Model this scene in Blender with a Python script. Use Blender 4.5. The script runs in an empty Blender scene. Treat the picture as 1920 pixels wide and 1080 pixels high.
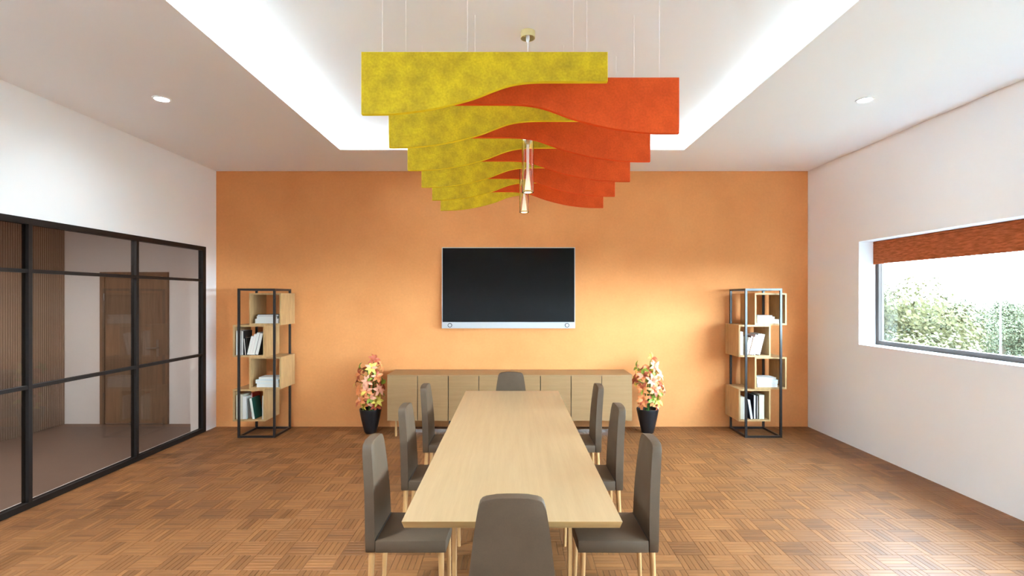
import bpy, bmesh, math, random
from mathutils import Vector, Matrix, Euler

# ------------------------------------------------------------------ camera, sky, exposure
EYE = 1.70                      # camera height; x right, y into the room, z up
scene = bpy.context.scene
COL = scene.collection
cam_d = bpy.data.cameras.new('camera')
cam_d.sensor_width = 36.0
cam_d.lens = 18.0
cam_d.shift_y = 17.0 / 1920.0
cam_d.clip_start = 0.05
cam_d.clip_end = 500
cam = bpy.data.objects.new('camera', cam_d)
COL.objects.link(cam)
cam.location = (0, 0, EYE)
cam.rotation_euler = (math.pi / 2, 0, 0)
scene.camera = cam

SKY_STRENGTH = 16.0
world = bpy.data.worlds.new('sky')
scene.world = world
world.use_nodes = True
wn = world.node_tree.nodes
wl = world.node_tree.links
bg = wn['Background']
tc = wn.new('ShaderNodeTexCoord')
sp = wn.new('ShaderNodeSeparateXYZ')
rp = wn.new('ShaderNodeValToRGB')
rp.color_ramp.elements[0].position = 0.0
rp.color_ramp.elements[0].color = (0.63, 0.85, 1.0, 1)
rp.color_ramp.elements[1].position = 0.9
rp.color_ramp.elements[1].color = (0.50, 0.76, 1.0, 1)
wl.new(tc.outputs['Generated'], sp.inputs[0])
wl.new(sp.outputs['Z'], rp.inputs[0])
wl.new(rp.outputs[0], bg.inputs['Color'])
bg.inputs['Strength'].default_value = SKY_STRENGTH

vs = scene.view_settings
vs.view_transform = 'Standard'
vs.look = 'None'
vs.gamma = 1.0
vs.use_curve_mapping = False
vs.exposure = 2.06
scene.cycles.max_bounces = 20
scene.cycles.diffuse_bounces = 12
scene.cycles.transparent_max_bounces = 24

LED_LEFT, LED_BACK, LED_RIGHT = 55.0, 32.0, 8.0
FRONT_LEFT_W, FRONT_RIGHT_W, FILL_LEFT_W, FILL_RIGHT_W = 20.0, 5.0, 330.0, 80.0
PENDANT_W = 8.0

rng = random.Random(7)

# ------------------------------------------------------------------ materials
MATS = {}

def new_mat(name):
    m = bpy.data.materials.new(name)
    m.use_nodes = True
    MATS[name] = m
    nt = m.node_tree
    return m, nt, nt.nodes['Principled BSDF'], nt.nodes.new, nt.links.new

def srgb(r, g, b):
    f = lambda c: (c / 255 / 12.92) if c / 255 <= 0.04045 else ((c / 255 + 0.055) / 1.055) ** 2.4
    return (f(r), f(g), f(b), 1.0)

def coords(nt, scale=(1, 1, 1), src='Object'):
    t = nt.nodes.new('ShaderNodeTexCoord')
    mp = nt.nodes.new('ShaderNodeMapping')
    mp.inputs['Scale'].default_value = scale
    nt.links.new(t.outputs[src], mp.inputs['Vector'])
    return mp.outputs['Vector']

def plain(name, col, rough=0.5, metal=0.0, spec=0.5, bump=None):
    m, nt, b, N, L = new_mat(name)
    b.inputs['Base Color'].default_value = col
    b.inputs['Roughness'].default_value = rough
    b.inputs['Metallic'].default_value = metal
    b.inputs['Specular IOR Level'].default_value = spec
    if bump:
        n = N('ShaderNodeTexNoise')
        n.inputs['Scale'].default_value = bump[0]
        n.inputs['Detail'].default_value = 4
        L(coords(nt), n.inputs['Vector'])
        bp = N('ShaderNodeBump')
        bp.inputs['Strength'].default_value = bump[1]
        bp.inputs['Distance'].default_value = 0.004
        L(n.outputs['Fac'], bp.inputs['Height'])
        L(bp.outputs['Normal'], b.inputs['Normal'])
    return m

def mottled(name, c1, c2, scale=(1, 1, 1), nscale=6.0, detail=6.0, rough=0.7, spec=0.3, lo=0.35, hi=0.65,
            fine=None, bump=None):
    """noise-driven mix of two colours; scale stretches the noise (wood grain, felt, plaster)."""
    m, nt, b, N, L = new_mat(name)
    v = coords(nt, scale)
    n = N('ShaderNodeTexNoise')
    n.inputs['Scale'].default_value = nscale
    n.inputs['Detail'].default_value = detail
    n.inputs['Roughness'].default_value = 0.6
    L(v, n.inputs['Vector'])
    r = N('ShaderNodeValToRGB')
    r.color_ramp.elements[0].position = lo
    r.color_ramp.elements[0].color = c1
    r.color_ramp.elements[1].position = hi
    r.color_ramp.elements[1].color = c2
    L(n.outputs['Fac'], r.inputs[0])
    out = r.outputs[0]
    if fine:
        n2 = N('ShaderNodeTexNoise')
        n2.inputs['Scale'].default_value = fine[0]
        n2.inputs['Detail'].default_value = 3
        L(v, n2.inputs['Vector'])
        r2 = N('ShaderNodeMapRange')
        r2.inputs['From Min'].default_value = 0.3
        r2.inputs['From Max'].default_value = 0.7
        r2.inputs['To Min'].default_value = 1 - fine[1]
        r2.inputs['To Max'].default_value = 1 + fine[1]
        L(n2.outputs['Fac'], r2.inputs['Value'])
        mx = N('ShaderNodeMix')
        mx.data_type = 'RGBA'
        mx.blend_type = 'MULTIPLY'
        mx.inputs['Factor'].default_value = 1.0
        L(out, mx.inputs[6])
        L(r2.outputs[0], mx.inputs[7])
        out = mx.outputs[2]
    L(out, b.inputs['Base Color'])
    b.inputs['Roughness'].default_value = rough
    b.inputs['Specular IOR Level'].default_value = spec
    if bump:
        bp = N('ShaderNodeBump')
        bp.inputs['Strength'].default_value = bump
        bp.inputs['Distance'].default_value = 0.002
        L(n.outputs['Fac'], bp.inputs['Height'])
        L(bp.outputs['Normal'], b.inputs['Normal'])
    return m

def emissive(name, col, strength):
    m, nt, b, N, L = new_mat(name)
    b.inputs['Base Color'].default_value = (0.8, 0.8, 0.8, 1)
    b.inputs['Emission Color'].default_value = col
    b.inputs['Emission Strength'].default_value = strength
    return m

def pane_glass(name, tint, refl=0.04):
    """thin sheet: tinted transparency under a Fresnel mirror layer."""
    m, nt, b, N, L = new_mat(name)
    nt.nodes.remove(b)
    out = nt.nodes['Material Output']
    t = N('ShaderNodeBsdfTransparent')
    t.inputs['Color'].default_value = tuple(math.sqrt(c) for c in tint[:3]) + (1,)
    g = N('ShaderNodeBsdfGlossy')
    g.inputs['Roughness'].default_value = 0.0
    lw = N('ShaderNodeLayerWeight')               # Schlick reflectance, same from either side of the sheet
    lw.inputs['Blend'].default_value = 0.5
    pw = N('ShaderNodeMath'); pw.operation = 'POWER'
    pw.inputs[1].default_value = 5.0
    L(lw.outputs['Facing'], pw.inputs[0])
    fr = N('ShaderNodeMath'); fr.operation = 'MULTIPLY_ADD'
    fr.inputs[1].default_value = 0.95
    fr.inputs[2].default_value = refl
    L(pw.outputs[0], fr.inputs[0])
    mx = N('ShaderNodeMixShader')
    L(fr.outputs[0], mx.inputs[0])
    L(t.outputs[0], mx.inputs[1])
    L(g.outputs[0], mx.inputs[2])
    L(mx.outputs[0], out.inputs['Surface'])
    return m

mottled('orange_plaster', srgb(212, 140, 84), srgb(222, 151, 93), nscale=1.6, detail=8, rough=0.75, spec=0.2,
        lo=0.3, hi=0.7, fine=(35, 0.03), bump=0.08)
plain('white_paint', (0.86, 0.86, 0.86, 1), rough=0.75, spec=0.2, bump=(60, 0.03))
plain('ceiling_paint', (0.86, 0.86, 0.86, 1), rough=0.85, spec=0.1)
plain('reveal_paint', (0.87, 0.87, 0.87, 1), rough=0.7, spec=0.2)
plain('dark_metal', srgb(27, 22, 20), rough=0.5, metal=0.0, spec=0.25)
plain('shelf_metal', srgb(40, 36, 35), rough=0.33, metal=0.2, spec=0.6)
mottled('table_wood', srgb(150, 121, 87), srgb(163, 135, 100), scale=(16, 0.7, 16), nscale=2.2, rough=0.36, spec=0.4, lo=0.2, hi=0.8,
        fine=(14, 0.03))
mottled('table_edge_wood', srgb(142, 108, 66), srgb(162, 126, 80), scale=(1.2, 14, 14), nscale=2.2, rough=0.45, spec=0.4)
mottled('sideboard_wood', srgb(142, 108, 71), srgb(156, 121, 82), scale=(1.0, 8, 16), nscale=2.2, rough=0.5, spec=0.3, lo=0.2, hi=0.8,
        fine=(18, 0.03))
mottled('shelf_wood', srgb(168, 131, 86), srgb(186, 149, 102), scale=(9, 9, 1.3), nscale=3, rough=0.5, spec=0.35,
        fine=(12, 0.04))
mottled('leg_wood', srgb(170, 125, 78), srgb(187, 142, 93), scale=(20, 20, 2), nscale=3, rough=0.4, spec=0.4)
mottled('door_wood', srgb(116, 92, 74), srgb(134, 107, 86), scale=(12, 12, 0.9), nscale=2.5, rough=0.5)
mottled('slat_wood', srgb(136, 116, 102), srgb(152, 131, 116), scale=(12, 12, 0.9), nscale=2.5, rough=0.6)
mottled('chair_leather', srgb(76, 60, 45), srgb(84, 66, 50), nscale=5, rough=0.58, spec=0.25, fine=(220, 0.05))
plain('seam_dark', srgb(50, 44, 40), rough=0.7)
mottled('yellow_felt', srgb(164, 138, 40), srgb(204, 174, 38), nscale=9, detail=10, rough=0.95, spec=0.05,
        lo=0.32, hi=0.66, fine=(90, 0.12), bump=0.15)
mottled('red_felt', srgb(192, 72, 36), srgb(214, 86, 40), nscale=8, detail=10, rough=0.95, spec=0.05,
        lo=0.32, hi=0.68, fine=(90, 0.09), bump=0.15)
plain('yellow_felt_edge_lit', srgb(236, 208, 44), rough=0.95, spec=0.05)
plain('red_felt_edge_lit', srgb(228, 84, 36), rough=0.95, spec=0.05)
plain('gold_metal', srgb(214, 186, 120), rough=0.28, metal=1.0)
plain('gold_paint', srgb(206, 190, 140), rough=0.4, metal=0.35)
plain('white_cord', (0.85, 0.85, 0.85, 1), rough=0.5)
plain('wire_steel', (0.9, 0.9, 0.9, 1), rough=0.4)
m, nt, b, N, L = new_mat('tube_glass')
b.inputs['Base Color'].default_value = (1.0, 0.985, 0.95, 1)
b.inputs['Roughness'].default_value = 0.0
b.inputs['Transmission Weight'].default_value = 1.0
b.inputs['IOR'].default_value = 1.45
m, nt, b, N, L = new_mat('lit_guide')
b.inputs['Base Color'].default_value = (0.95, 0.93, 0.88, 1)
b.inputs['Roughness'].default_value = 0.25
b.inputs['Transmission Weight'].default_value = 0.85
b.inputs['Emission Color'].default_value = (0.9, 0.95, 1.0, 1)
b.inputs['Emission Strength'].default_value = 0.04
emissive('lamp_warm', (1.0, 0.80, 0.42, 1), 14.0)
emissive('lamp_white', (0.85, 0.94, 1.0, 1), 18.0)
emissive('corridor_white', (0.9, 0.95, 1.0, 1), 110.0)
emissive('led_left', (0.70, 0.895, 1.0, 1), LED_LEFT)
emissive('led_back', (0.70, 0.895, 1.0, 1), LED_BACK)
emissive('led_right', (0.70, 0.895, 1.0, 1), LED_RIGHT)
plain('tv_silver', (0.50, 0.49, 0.49, 1), rough=0.35, metal=0.3)
plain('tv_black', (0.007, 0.006, 0.006, 1), rough=0.06, spec=0.12)
plain('dial_white', (0.55, 0.54, 0.54, 1), rough=0.4)
plain('dial_dark', srgb(34, 32, 32), rough=0.6, spec=0.2)
plain('pot_black', (0.012, 0.012, 0.014, 1), rough=0.3, spec=0.5)
plain('soil', srgb(70, 62, 50), rough=0.95, bump=(60, 0.6))
plain('stem_green', srgb(70, 120, 40), rough=0.5)
for nm, c in (('leaf_yellow', (226, 205, 92)), ('leaf_orange', (228, 140, 84)), ('leaf_pink', (228, 160, 128)),
              ('leaf_rust', (178, 84, 52)), ('leaf_green', (138, 158, 52))):
    plain(nm, srgb(*c), rough=0.45, spec=0.4)
pane_glass('partition_glass', (0.64, 0.58, 0.53, 1))
pane_glass('transom_glass', (0.47, 0.40, 0.36, 1))
pane_glass('window_glass', (0.96, 0.975, 0.97, 1), 0.012)
plain('window_frame_metal', srgb(66, 55, 50), rough=0.6, spec=0.2)
mottled('blind_fabric', srgb(142, 70, 38), srgb(176, 92, 52), scale=(1, 1.6, 9), nscale=7, detail=8, rough=0.9, spec=0.1,
        lo=0.4, hi=0.62, fine=(10, 0.12), bump=0.25)
plain('corridor_floor', srgb(116, 96, 84), rough=0.55, bump=(20, 0.1))
plain('subfloor', srgb(70, 44, 26), rough=0.9)
plain('steel', (0.6, 0.58, 0.56, 1), rough=0.25, metal=1.0)
plain('paper_white', srgb(204, 199, 190), rough=0.7)
plain('page_cream', srgb(200, 191, 170), rough=0.85)
for nm, c in (('cover_white', (204, 201, 196)), ('cover_black', (26, 25, 26)), ('cover_pink', (226, 200, 196)),
              ('cover_cream', (192, 183, 160)), ('cover_green', (14, 74, 62)), ('cover_blue', (176, 203, 214)),
              ('cover_red', (196, 40, 28)), ('cover_yellow', (226, 170, 40)), ('cover_navy', (32, 34, 50)),
              ('cover_grey', (112, 112, 112)), ('cover_tan', (176, 152, 118)), ('cover_maroon', (92, 44, 44)),
              ('cover_orange', (214, 144, 72)), ('mark_pale', (190, 186, 176)), ('mark_copper', (150, 92, 76))):
    plain(nm, srgb(*c), rough=0.5)
mottled('foliage_yellowgreen', srgb(58, 54, 33), srgb(72, 66, 43), nscale=2, rough=0.8, spec=0.1)
mottled('foliage_olive', srgb(54, 55, 38), srgb(70, 68, 50), nscale=2, rough=0.8, spec=0.1)
mottled('foliage_bright', srgb(50, 54, 20), srgb(64, 68, 28), nscale=2, rough=0.8, spec=0.1)
plain('bark', srgb(80, 66, 52), rough=0.9)
mottled('ground_grass', srgb(58, 58, 44), srgb(70, 68, 54), nscale=0.2, rough=0.95)
plain('lamp_post_grey', srgb(62, 60, 58), rough=0.5)
plain('house_wall', srgb(80, 76, 72), rough=0.9)
plain('house_roof', srgb(66, 48, 40), rough=0.9)
plain('concrete', (0.5, 0.5, 0.5, 1), rough=0.9)

# parquet: per-strip tone stored with the mesh, grain runs along the strip
m, nt, b, N, L = new_mat('parquet')
at = N('ShaderNodeAttribute')
at.attribute_name = 'tone'
uv = N('ShaderNodeUVMap')
uv.uv_map = 'grain'
mp = N('ShaderNodeMapping')
mp.inputs['Scale'].default_value = (5, 90, 1)
L(uv.outputs[0], mp.inputs['Vector'])
n = N('ShaderNodeTexNoise')
n.inputs['Scale'].default_value = 1.0
n.inputs['Detail'].default_value = 5
L(mp.outputs[0], n.inputs['Vector'])
oi = N('ShaderNodeObjectInfo')
ad = N('ShaderNodeMath'); ad.operation = 'MULTIPLY_ADD'
ad.inputs[1].default_value = 0.9
L(n.outputs['Fac'], ad.inputs[0])
L(at.outputs['Fac'], ad.inputs[2])
mr = N('ShaderNodeMapRange')
mr.inputs['From Min'].default_value = 0.1
mr.inputs['From Max'].default_value = 1.7
L(ad.outputs[0], mr.inputs['Value'])
r = N('ShaderNodeValToRGB')
r.color_ramp.elements[0].position = 0.0
r.color_ramp.elements[0].color = srgb(80, 46, 24)
r.color_ramp.elements[1].position = 1.0
r.color_ramp.elements[1].color = srgb(154, 102, 58)
e = r.color_ramp.elements.new(0.5)
e.color = srgb(121, 77, 42)
L(mr.outputs[0], r.inputs[0])
L(r.outputs[0], b.inputs['Base Color'])
b.inputs['Roughness'].default_value = 0.46
b.inputs['Specular IOR Level'].default_value = 0.28

# ------------------------------------------------------------------ mesh helpers
def add_box(bm, x0, x1, y0, y1, z0, z1):
    vs_ = [bm.verts.new(p) for p in ((x0, y0, z0), (x1, y0, z0), (x1, y1, z0), (x0, y1, z0),
                                     (x0, y0, z1), (x1, y0, z1), (x1, y1, z1), (x0, y1, z1))]
    for f in ((0, 3, 2, 1), (4, 5, 6, 7), (0, 1, 5, 4), (1, 2, 6, 5), (2, 3, 7, 6), (3, 0, 4, 7)):
        bm.faces.new([vs_[i] for i in f])
    return vs_

def bevel_all(bm, w, seg=2, ang=30):
    es = [e for e in bm.edges if len(e.link_faces) == 2 and e.calc_face_angle(0) > math.radians(ang)]
    bmesh.ops.bevel(bm, geom=es, offset=w, segments=seg, affect='EDGES', profile=0.5)

def add_tube(bm, p0, p1, r0, r1=None, seg=12, cap=True):
    r1 = r0 if r1 is None else r1
    p0, p1 = Vector(p0), Vector(p1)
    d = (p1 - p0).normalized()
    a = d.orthogonal().normalized()
    c = d.cross(a)
    A, B = [], []
    for i in range(seg):
        t = 2 * math.pi * i / seg
        o = a * math.cos(t) + c * math.sin(t)
        A.append(bm.verts.new(p0 + o * r0))
        B.append(bm.verts.new(p1 + o * r1))
    for i in range(seg):
        j = (i + 1) % seg
        bm.faces.new((A[i], A[j], B[j], B[i]))
    if cap:
        bm.faces.new(A[::-1])
        bm.faces.new(B)

def add_lathe(bm, prof, seg=32, cx=0, cy=0):
    rings = []
    for r_, z in prof:
        if r_ < 1e-6:
            rings.append([bm.verts.new((cx, cy, z))])
        else:
            rings.append([bm.verts.new((cx + r_ * math.cos(2 * math.pi * i / seg),
                                        cy + r_ * math.sin(2 * math.pi * i / seg), z)) for i in range(seg)])
    for a, b_ in zip(rings[:-1], rings[1:]):
        for i in range(seg):
            j = (i + 1) % seg
            if len(a) == 1 and len(b_) == 1:
                continue
            if len(a) == 1:
                bm.faces.new((a[0], b_[i], b_[j]))
            elif len(b_) == 1:
                bm.faces.new((a[i], b_[0], a[j]))
            else:
                bm.faces.new((a[i], b_[i], b_[j], a[j]))

def add_prism(bm, pts, t, axis='y'):
    """outline pts (u, z) extruded by t along y (from 0)."""
    A = [bm.verts.new((u, 0, z)) for u, z in pts]
    B = [bm.verts.new((u, t, z)) for u, z in pts]
    k = len(pts)
    for i in range(k):
        j = (i + 1) % k
        bm.faces.new((A[i], A[j], B[j], B[i]))
    f1 = bm.faces.new(A[::-1])
    f2 = bm.faces.new(B)
    return f1, f2

def finish(bm, smooth=True, ang=35):
    bmesh.ops.recalc_face_normals(bm, faces=bm.faces[:])
    me = bpy.data.meshes.new('mesh')
    bm.to_mesh(me)
    bm.free()
    if smooth:
        me.shade_smooth()
        me.set_sharp_from_angle(angle=math.radians(ang))
    return me

def link(name, me, mat=None, parent=None, loc=(0, 0, 0), rot=(0, 0, 0)):
    o = bpy.data.objects.new(name, me)
    COL.objects.link(o)
    if mat and me is not None:
        if not me.materials:
            me.materials.append(MATS[mat])
    o.parent = parent
    o.location = loc
    o.rotation_euler = rot
    return o

def obj(name, bm, mat, parent=None, loc=(0, 0, 0), rot=(0, 0, 0), smooth=True):
    return link(name, finish(bm, smooth), mat, parent, loc, rot)

def boxobj(name, dims, mat, parent=None, bev=0.0, seg=2, loc=(0, 0, 0), rot=(0, 0, 0)):
    bm = bmesh.new()
    add_box(bm, *dims)
    if bev:
        bevel_all(bm, bev, seg)
    return obj(name, bm, mat, parent, loc, rot)

def tag(o, label, cat, group=None):
    o['label'] = label
    o['category'] = cat
    if group:
        o['group'] = group
    return o

def thing(name, label, cat, loc=(0, 0, 0), rotz=0.0, group=None):
    o = link(name, None, None, None, loc, (0, 0, rotz))
    return tag(o, label, cat, group)

def struct(o, label=None):
    o['kind'] = 'structure'
    if label:
        o['label'] = label
    return o

def copy_tree(o, parent=None):
    c = o.copy()
    COL.objects.link(c)
    c.parent = parent
    for ch in list(o.children):
        copy_tree(ch, c)
    return c

# ------------------------------------------------------------------ room
HW, BACK, REAR = 3.88, 6.716, -2.0
CEIL, UPPER = 3.351, 3.476
CX0, CX1, CY0, CY1 = -1.928, 1.932, -0.8, 5.743     # coffer opening

struct(boxobj('wall_back', (-HW - 0.19, HW + 0.26, BACK, BACK + 0.2, -0.3, 3.6), 'orange_plaster'),
       'orange plastered feature wall behind the television')
struct(boxobj('wall_rear', (-HW - 0.19, HW + 0.26, REAR - 0.2, REAR, -0.3, 3.6), 'white_paint'),
       'plain white wall behind the viewer')

# left wall: solid above and beyond the glazed partition
P0, P1, PTOP = 0.583, 6.483, 2.335
bm = bmesh.new()
add_box(bm, -HW - 0.19, -HW, P1, BACK, -0.3, 3.6)
add_box(bm, -HW - 0.19, -HW, REAR, P0, -0.3, 3.6)
add_box(bm, -HW - 0.19, -HW, P0, P1, PTOP, 3.6)
add_box(bm, -HW - 0.19, -HW, P0, P1, -0.3, -0.002)
struct(obj('wall_left', bm, 'white_paint'), 'white wall above the glazed partition')

# right wall with the long window opening
WY0, WY1, WZ0, WZ1 = -1.60, 5.73, 1.163, 2.32  # opening carried on behind the camera, unseen, to let in more light
bm = bmesh.new()
XO = HW + 0.26
add_box(bm, HW, XO, WY1, BACK, -0.3, 3.6)
add_box(bm, HW, XO, REAR, WY0, -0.3, 3.6)
add_box(bm, HW, XO, WY0, WY1, -0.3, WZ0)
add_box(bm, HW, XO, WY0, WY1, WZ1, 3.6)
struct(obj('wall_right', bm, 'white_paint'), 'white wall with the long horizontal window')

# ceilings
bm = bmesh.new()
t = 0.03
add_box(bm, -HW, CX0, REAR, BACK, CEIL, CEIL + t)
add_box(bm, CX1, HW, REAR, BACK, CEIL, CEIL + t)
add_box(bm, CX0, CX1, CY1, BACK, CEIL, CEIL + t)
add_box(bm, CX0, CX1, REAR, CY0, CEIL, CEIL + t)
struct(obj('ceiling', bm, 'ceiling_paint'), 'lowered white ceiling border around the lit recess')
struct(boxobj('ceiling_recess', (-6.4, HW + 0.26, REAR - 0.2, BACK + 0.4, UPPER, UPPER + 0.3), 'ceiling_paint'),
       'raised white ceiling inside the lit recess')
S = 0.20
k = 0
for d in ((CX0 - S - 0.02, CX0 - S, CY0 - S, CY1 + S), (CX1 + S, CX1 + S + 0.02, CY0 - S, CY1 + S),
          (CX0 - S, CX1 + S, CY1 + S, CY1 + S + 0.02), (CX0 - S, CX1 + S, CY0 - S - 0.02, CY0 - S)):
    k += 1
    struct(boxobj('trim_%d' % k, d + (CEIL + t, UPPER), 'ceiling_paint'), 'white inner board of the ceiling recess')

# ------------------------------------------------------------------ parquet floor
B = 0.184
Y_ORIG, X_ORIG = 3.374, -2.97            # one block corner; block there has strips across the view
NS = 5
GAP = 0.0009
def strip_geo(bm, lay_t, lay_uv, x0, y0, along_x, tone, rx, ry, i, z0=-0.008):
    """one chamfered wooden strip i of the block whose corner is (x0, y0)."""
    w = B / NS
    if along_x:
        a, b2, c, d = x0 + GAP, x0 + B - GAP, y0 + i * w + GAP, y0 + (i + 1) * w - GAP
    else:
        a, b2, c, d = x0 + i * w + GAP, x0 + (i + 1) * w - GAP, y0 + GAP, y0 + B - GAP
    ch = 0.0010
    lo = [bm.verts.new(p) for p in ((a, c, z0), (b2, c, z0), (b2, d, z0), (a, d, z0))]
    hi = [bm.verts.new(p) for p in ((a, c, -ch), (b2, c, -ch), (b2, d, -ch), (a, d, -ch))]
    tp = [bm.verts.new(p) for p in ((a + ch, c + ch, 0), (b2 - ch, c + ch, 0), (b2 - ch, d - ch, 0), (a + ch, d - ch, 0))]
    fs = [bm.faces.new(tp)]
    for q in range(4):
        p = (q + 1) % 4
        fs.append(bm.faces.new((hi[q], hi[p], tp[p], tp[q])))
        fs.append(bm.faces.new((lo[q], lo[p], hi[p], hi[q])))
    for f in fs:
        for lp in f.loops:
            lp[lay_t] = (tone, tone, tone, 1)
            x, y = lp.vert.co.x - x0, lp.vert.co.y - y0
            lp[lay_uv].uv = (x + rx, y + ry) if along_x else (y + rx, x + ry)

def parquet_bm():
    bm = bmesh.new()
    return bm, bm.loops.layers.float_color.new('tone'), bm.loops.layers.uv.new('grain')

def tones():
    base = rng.gauss(0.43, 0.10)
    out = []
    for _ in range(NS):
        v = base + rng.gauss(0, 0.12)
        if rng.random() < 0.06:
            v += 0.28
        elif rng.random() < 0.08:
            v -= 0.2
        out.append(max(0.0, min(1.0, v)))
    return out

floor = struct(boxobj('floor', (-HW, HW, REAR, BACK, -0.3, -0.008), 'subfloor'), 'brown basket-weave parquet floor')
def finish_flat(bm):
    me = bpy.data.meshes.new('parquet')
    bm.to_mesh(me)
    bm.free()
    me.materials.append(MATS['parquet'])
    return me

cells = []
for iy in range(-30, 20):
    for ix in range(-6, 38):
        x0, y0 = X_ORIG + ix * B, Y_ORIG + iy * B
        if x0 < -HW - B or x0 > HW or y0 < REAR - B or y0 > BACK:
            continue
        cells.append((x0, y0, (ix + iy) % 2 == 0))
inside = [c for c in cells if c[0] >= -HW and c[0] + B <= HW and c[1] + B <= BACK and c[1] >= REAR]
seen = sorted([c for c in inside if c[1] >= 3.0 and abs(c[0] + B / 2) < (c[1] + B) and
               not (abs(c[0] + B / 2) < 0.45 and c[1] < 4.6)], key=lambda c: (c[1], abs(c[0])))
blocks = seen[:300]
blockset = set((c[0], c[1]) for c in blocks)
variants = []
for v in range(14):
    bm, lt, lu = parquet_bm()
    tn = tones()
    for i in range(NS):
        strip_geo(bm, lt, lu, 0, 0, v % 2 == 0, tn[i], rng.uniform(0, 50), rng.uniform(0, 50), i)
    variants.append(finish_flat(bm))
strip_var = []
for v in range(20):
    bm, lt, lu = parquet_bm()
    tn = tones()[0]
    strip_geo(bm, lt, lu, 0, 0, v % 2 == 0, tn, rng.uniform(0, 50), rng.uniform(0, 50), 0)
    strip_var.append(finish_flat(bm))
bm = bmesh.new()
add_box(bm, 0, B, 0, B, -0.0079, -0.0075)
back_me = finish(bm, False)
back_me.materials.append(MATS['subfloor'])
for i, (x0, y0, ax) in enumerate(blocks):
    if i < 60:
        o = link('parquet_block', back_me, None, floor, (x0, y0, 0))
        for s in range(NS):
            me = strip_var[rng.randrange(10) * 2 + (0 if ax else 1)]
            link('parquet_strip', me, None, o, (0, s * B / NS, 0) if ax else (s * B / NS, 0, 0))
    else:
        link('parquet_block', variants[rng.randrange(7) * 2 + (0 if ax else 1)], None, floor, (x0, y0, 0))
bm, lt, lu = parquet_bm()
for x0, y0, ax in cells:
    if (x0, y0) in blockset:
        continue
    tn = tones()
    for i in range(NS):
        strip_geo(bm, lt, lu, x0, y0, ax, tn[i], rng.uniform(0, 50), rng.uniform(0, 50), i)
for v in bm.verts:                         # the outer blocks are cut along the walls
    v.co.x = max(-HW, min(HW, v.co.x))
    v.co.y = max(REAR, min(BACK, v.co.y))
o = link('parquet_field', finish_flat(bm), None, floor)
o['kind'] = 'stuff'

# ------------------------------------------------------------------ glazed partition and corridor
part = thing('glass_partition', 'dark framed glass partition along the left wall with corridor behind', 'partition', (-HW, P0, 0))
PL = P1 - P0
bays = 5
bw = PL / bays
def rail(name, y0, y1, z0, z1, d0=-0.055, d1=0.006):
    return boxobj(name, (d0, d1, y0, y1, z0, z1), 'dark_metal', part, 0.002, 1)
rail('top_rail', 0, PL, PTOP - 0.05, PTOP)
rail('bottom_rail', 0, PL, 0.0, 0.05)
rail('end_post', 0, 0.05, 0.05, PTOP - 0.05)
rail('end_post', PL - 0.06, PL, 0.05, PTOP - 0.05)
zc = [0.05, 0.974, 1.91, PTOP - 0.05]
for i in range(1, bays):
    rail('mullion', i * bw - 0.017, i * bw + 0.017, 0.05, PTOP - 0.05, -0.055, 0.004)
for i in range(bays):
    a = (0.05 if i == 0 else i * bw + 0.017)
    b2 = (PL - 0.06 if i == bays - 1 else (i + 1) * bw - 0.017)
    for z in (0.974, 1.91):
        rail('transom', a, b2, z - 0.015, z + 0.015, -0.045, 0.0)
    for q in range(3):
        z0 = zc[q] + (0.015 if q else 0)
        z1 = zc[q + 1] - (0.015 if q < 2 else 0)
        bm = bmesh.new()
        add_box(bm, -0.028, -0.022, a, b2, z0, z1)
        obj('glass_pane', bm, 'transom_glass' if q == 2 else 'partition_glass', part, smooth=False)

CE, CXL = 6.88, -6.01
struct(boxobj('floor_corridor', (-6.2, -HW - 0.0, REAR, CE, -0.3, -0.004), 'corridor_floor'), 'dark brown corridor floor behind the glass')
struct(boxobj('ceiling_corridor', (-6.2, -HW - 0.19, REAR, CE, 2.6, 2.8), 'ceiling_paint'), 'white corridor ceiling behind the glass')
struct(boxobj('wall_corridor_end', (-6.4, -HW - 0.19, CE, CE + 0.2, -0.3, 3.6), 'white_paint'), 'white corridor end wall with the door')
struct(boxobj('wall_corridor_rear', (-6.4, -HW - 0.19, REAR - 0.2, REAR, -0.3, 3.6), 'white_paint'), 'white corridor wall at the near end')
wcs = struct(boxobj('wall_corridor_side', (-6.4, CXL - 0.012, REAR, CE, -0.3, 3.6), 'slat_wood'), 'brown slatted corridor side wall')
bm = bmesh.new()
add_box(bm, 0, 0.016, 0, 0.019, 0, 2.6)
slat_me = finish(bm, False)
slat_me.materials.append(MATS['slat_wood'])
for i in range(90):
    link('slat', slat_me, None, wcs, (CXL - 0.012, CE - 0.03 * (i + 1) + 0.005, 0))
door = struct(link('door_1', None, None, None, (-5.06, CE, 0)), 'brown wooden corridor door with a steel lever handle')
bm = bmesh.new()
W2 = 0.453
add_box(bm, -W2, -W2 + 0.06, -0.035, 0, 0, 2.035)
add_box(bm, W2 - 0.06, W2, -0.035, 0, 0, 2.035)
add_box(bm, -W2 + 0.06, W2 - 0.06, -0.035, 0, 1.975, 2.035)
obj('door_frame', bm, 'door_wood', door)
leaf = boxobj('door_leaf', (-W2 + 0.063, W2 - 0.063, -0.022, 0, 0.006, 1.972), 'door_wood', door, 0.002, 1)
bm = bmesh.new()
add_box(bm, 0.30, 0.335, -0.03, -0.022, 0.90, 1.13)
bevel_all(bm, 0.003, 1)
add_tube(bm, (0.318, -0.03, 1.02), (0.318, -0.07, 1.02), 0.010, seg=10)
add_tube(bm, (0.323, -0.066, 1.02), (0.19, -0.066, 1.015), 0.009, 0.007, seg=10)
obj('handle', bm, 'steel', leaf)
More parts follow.
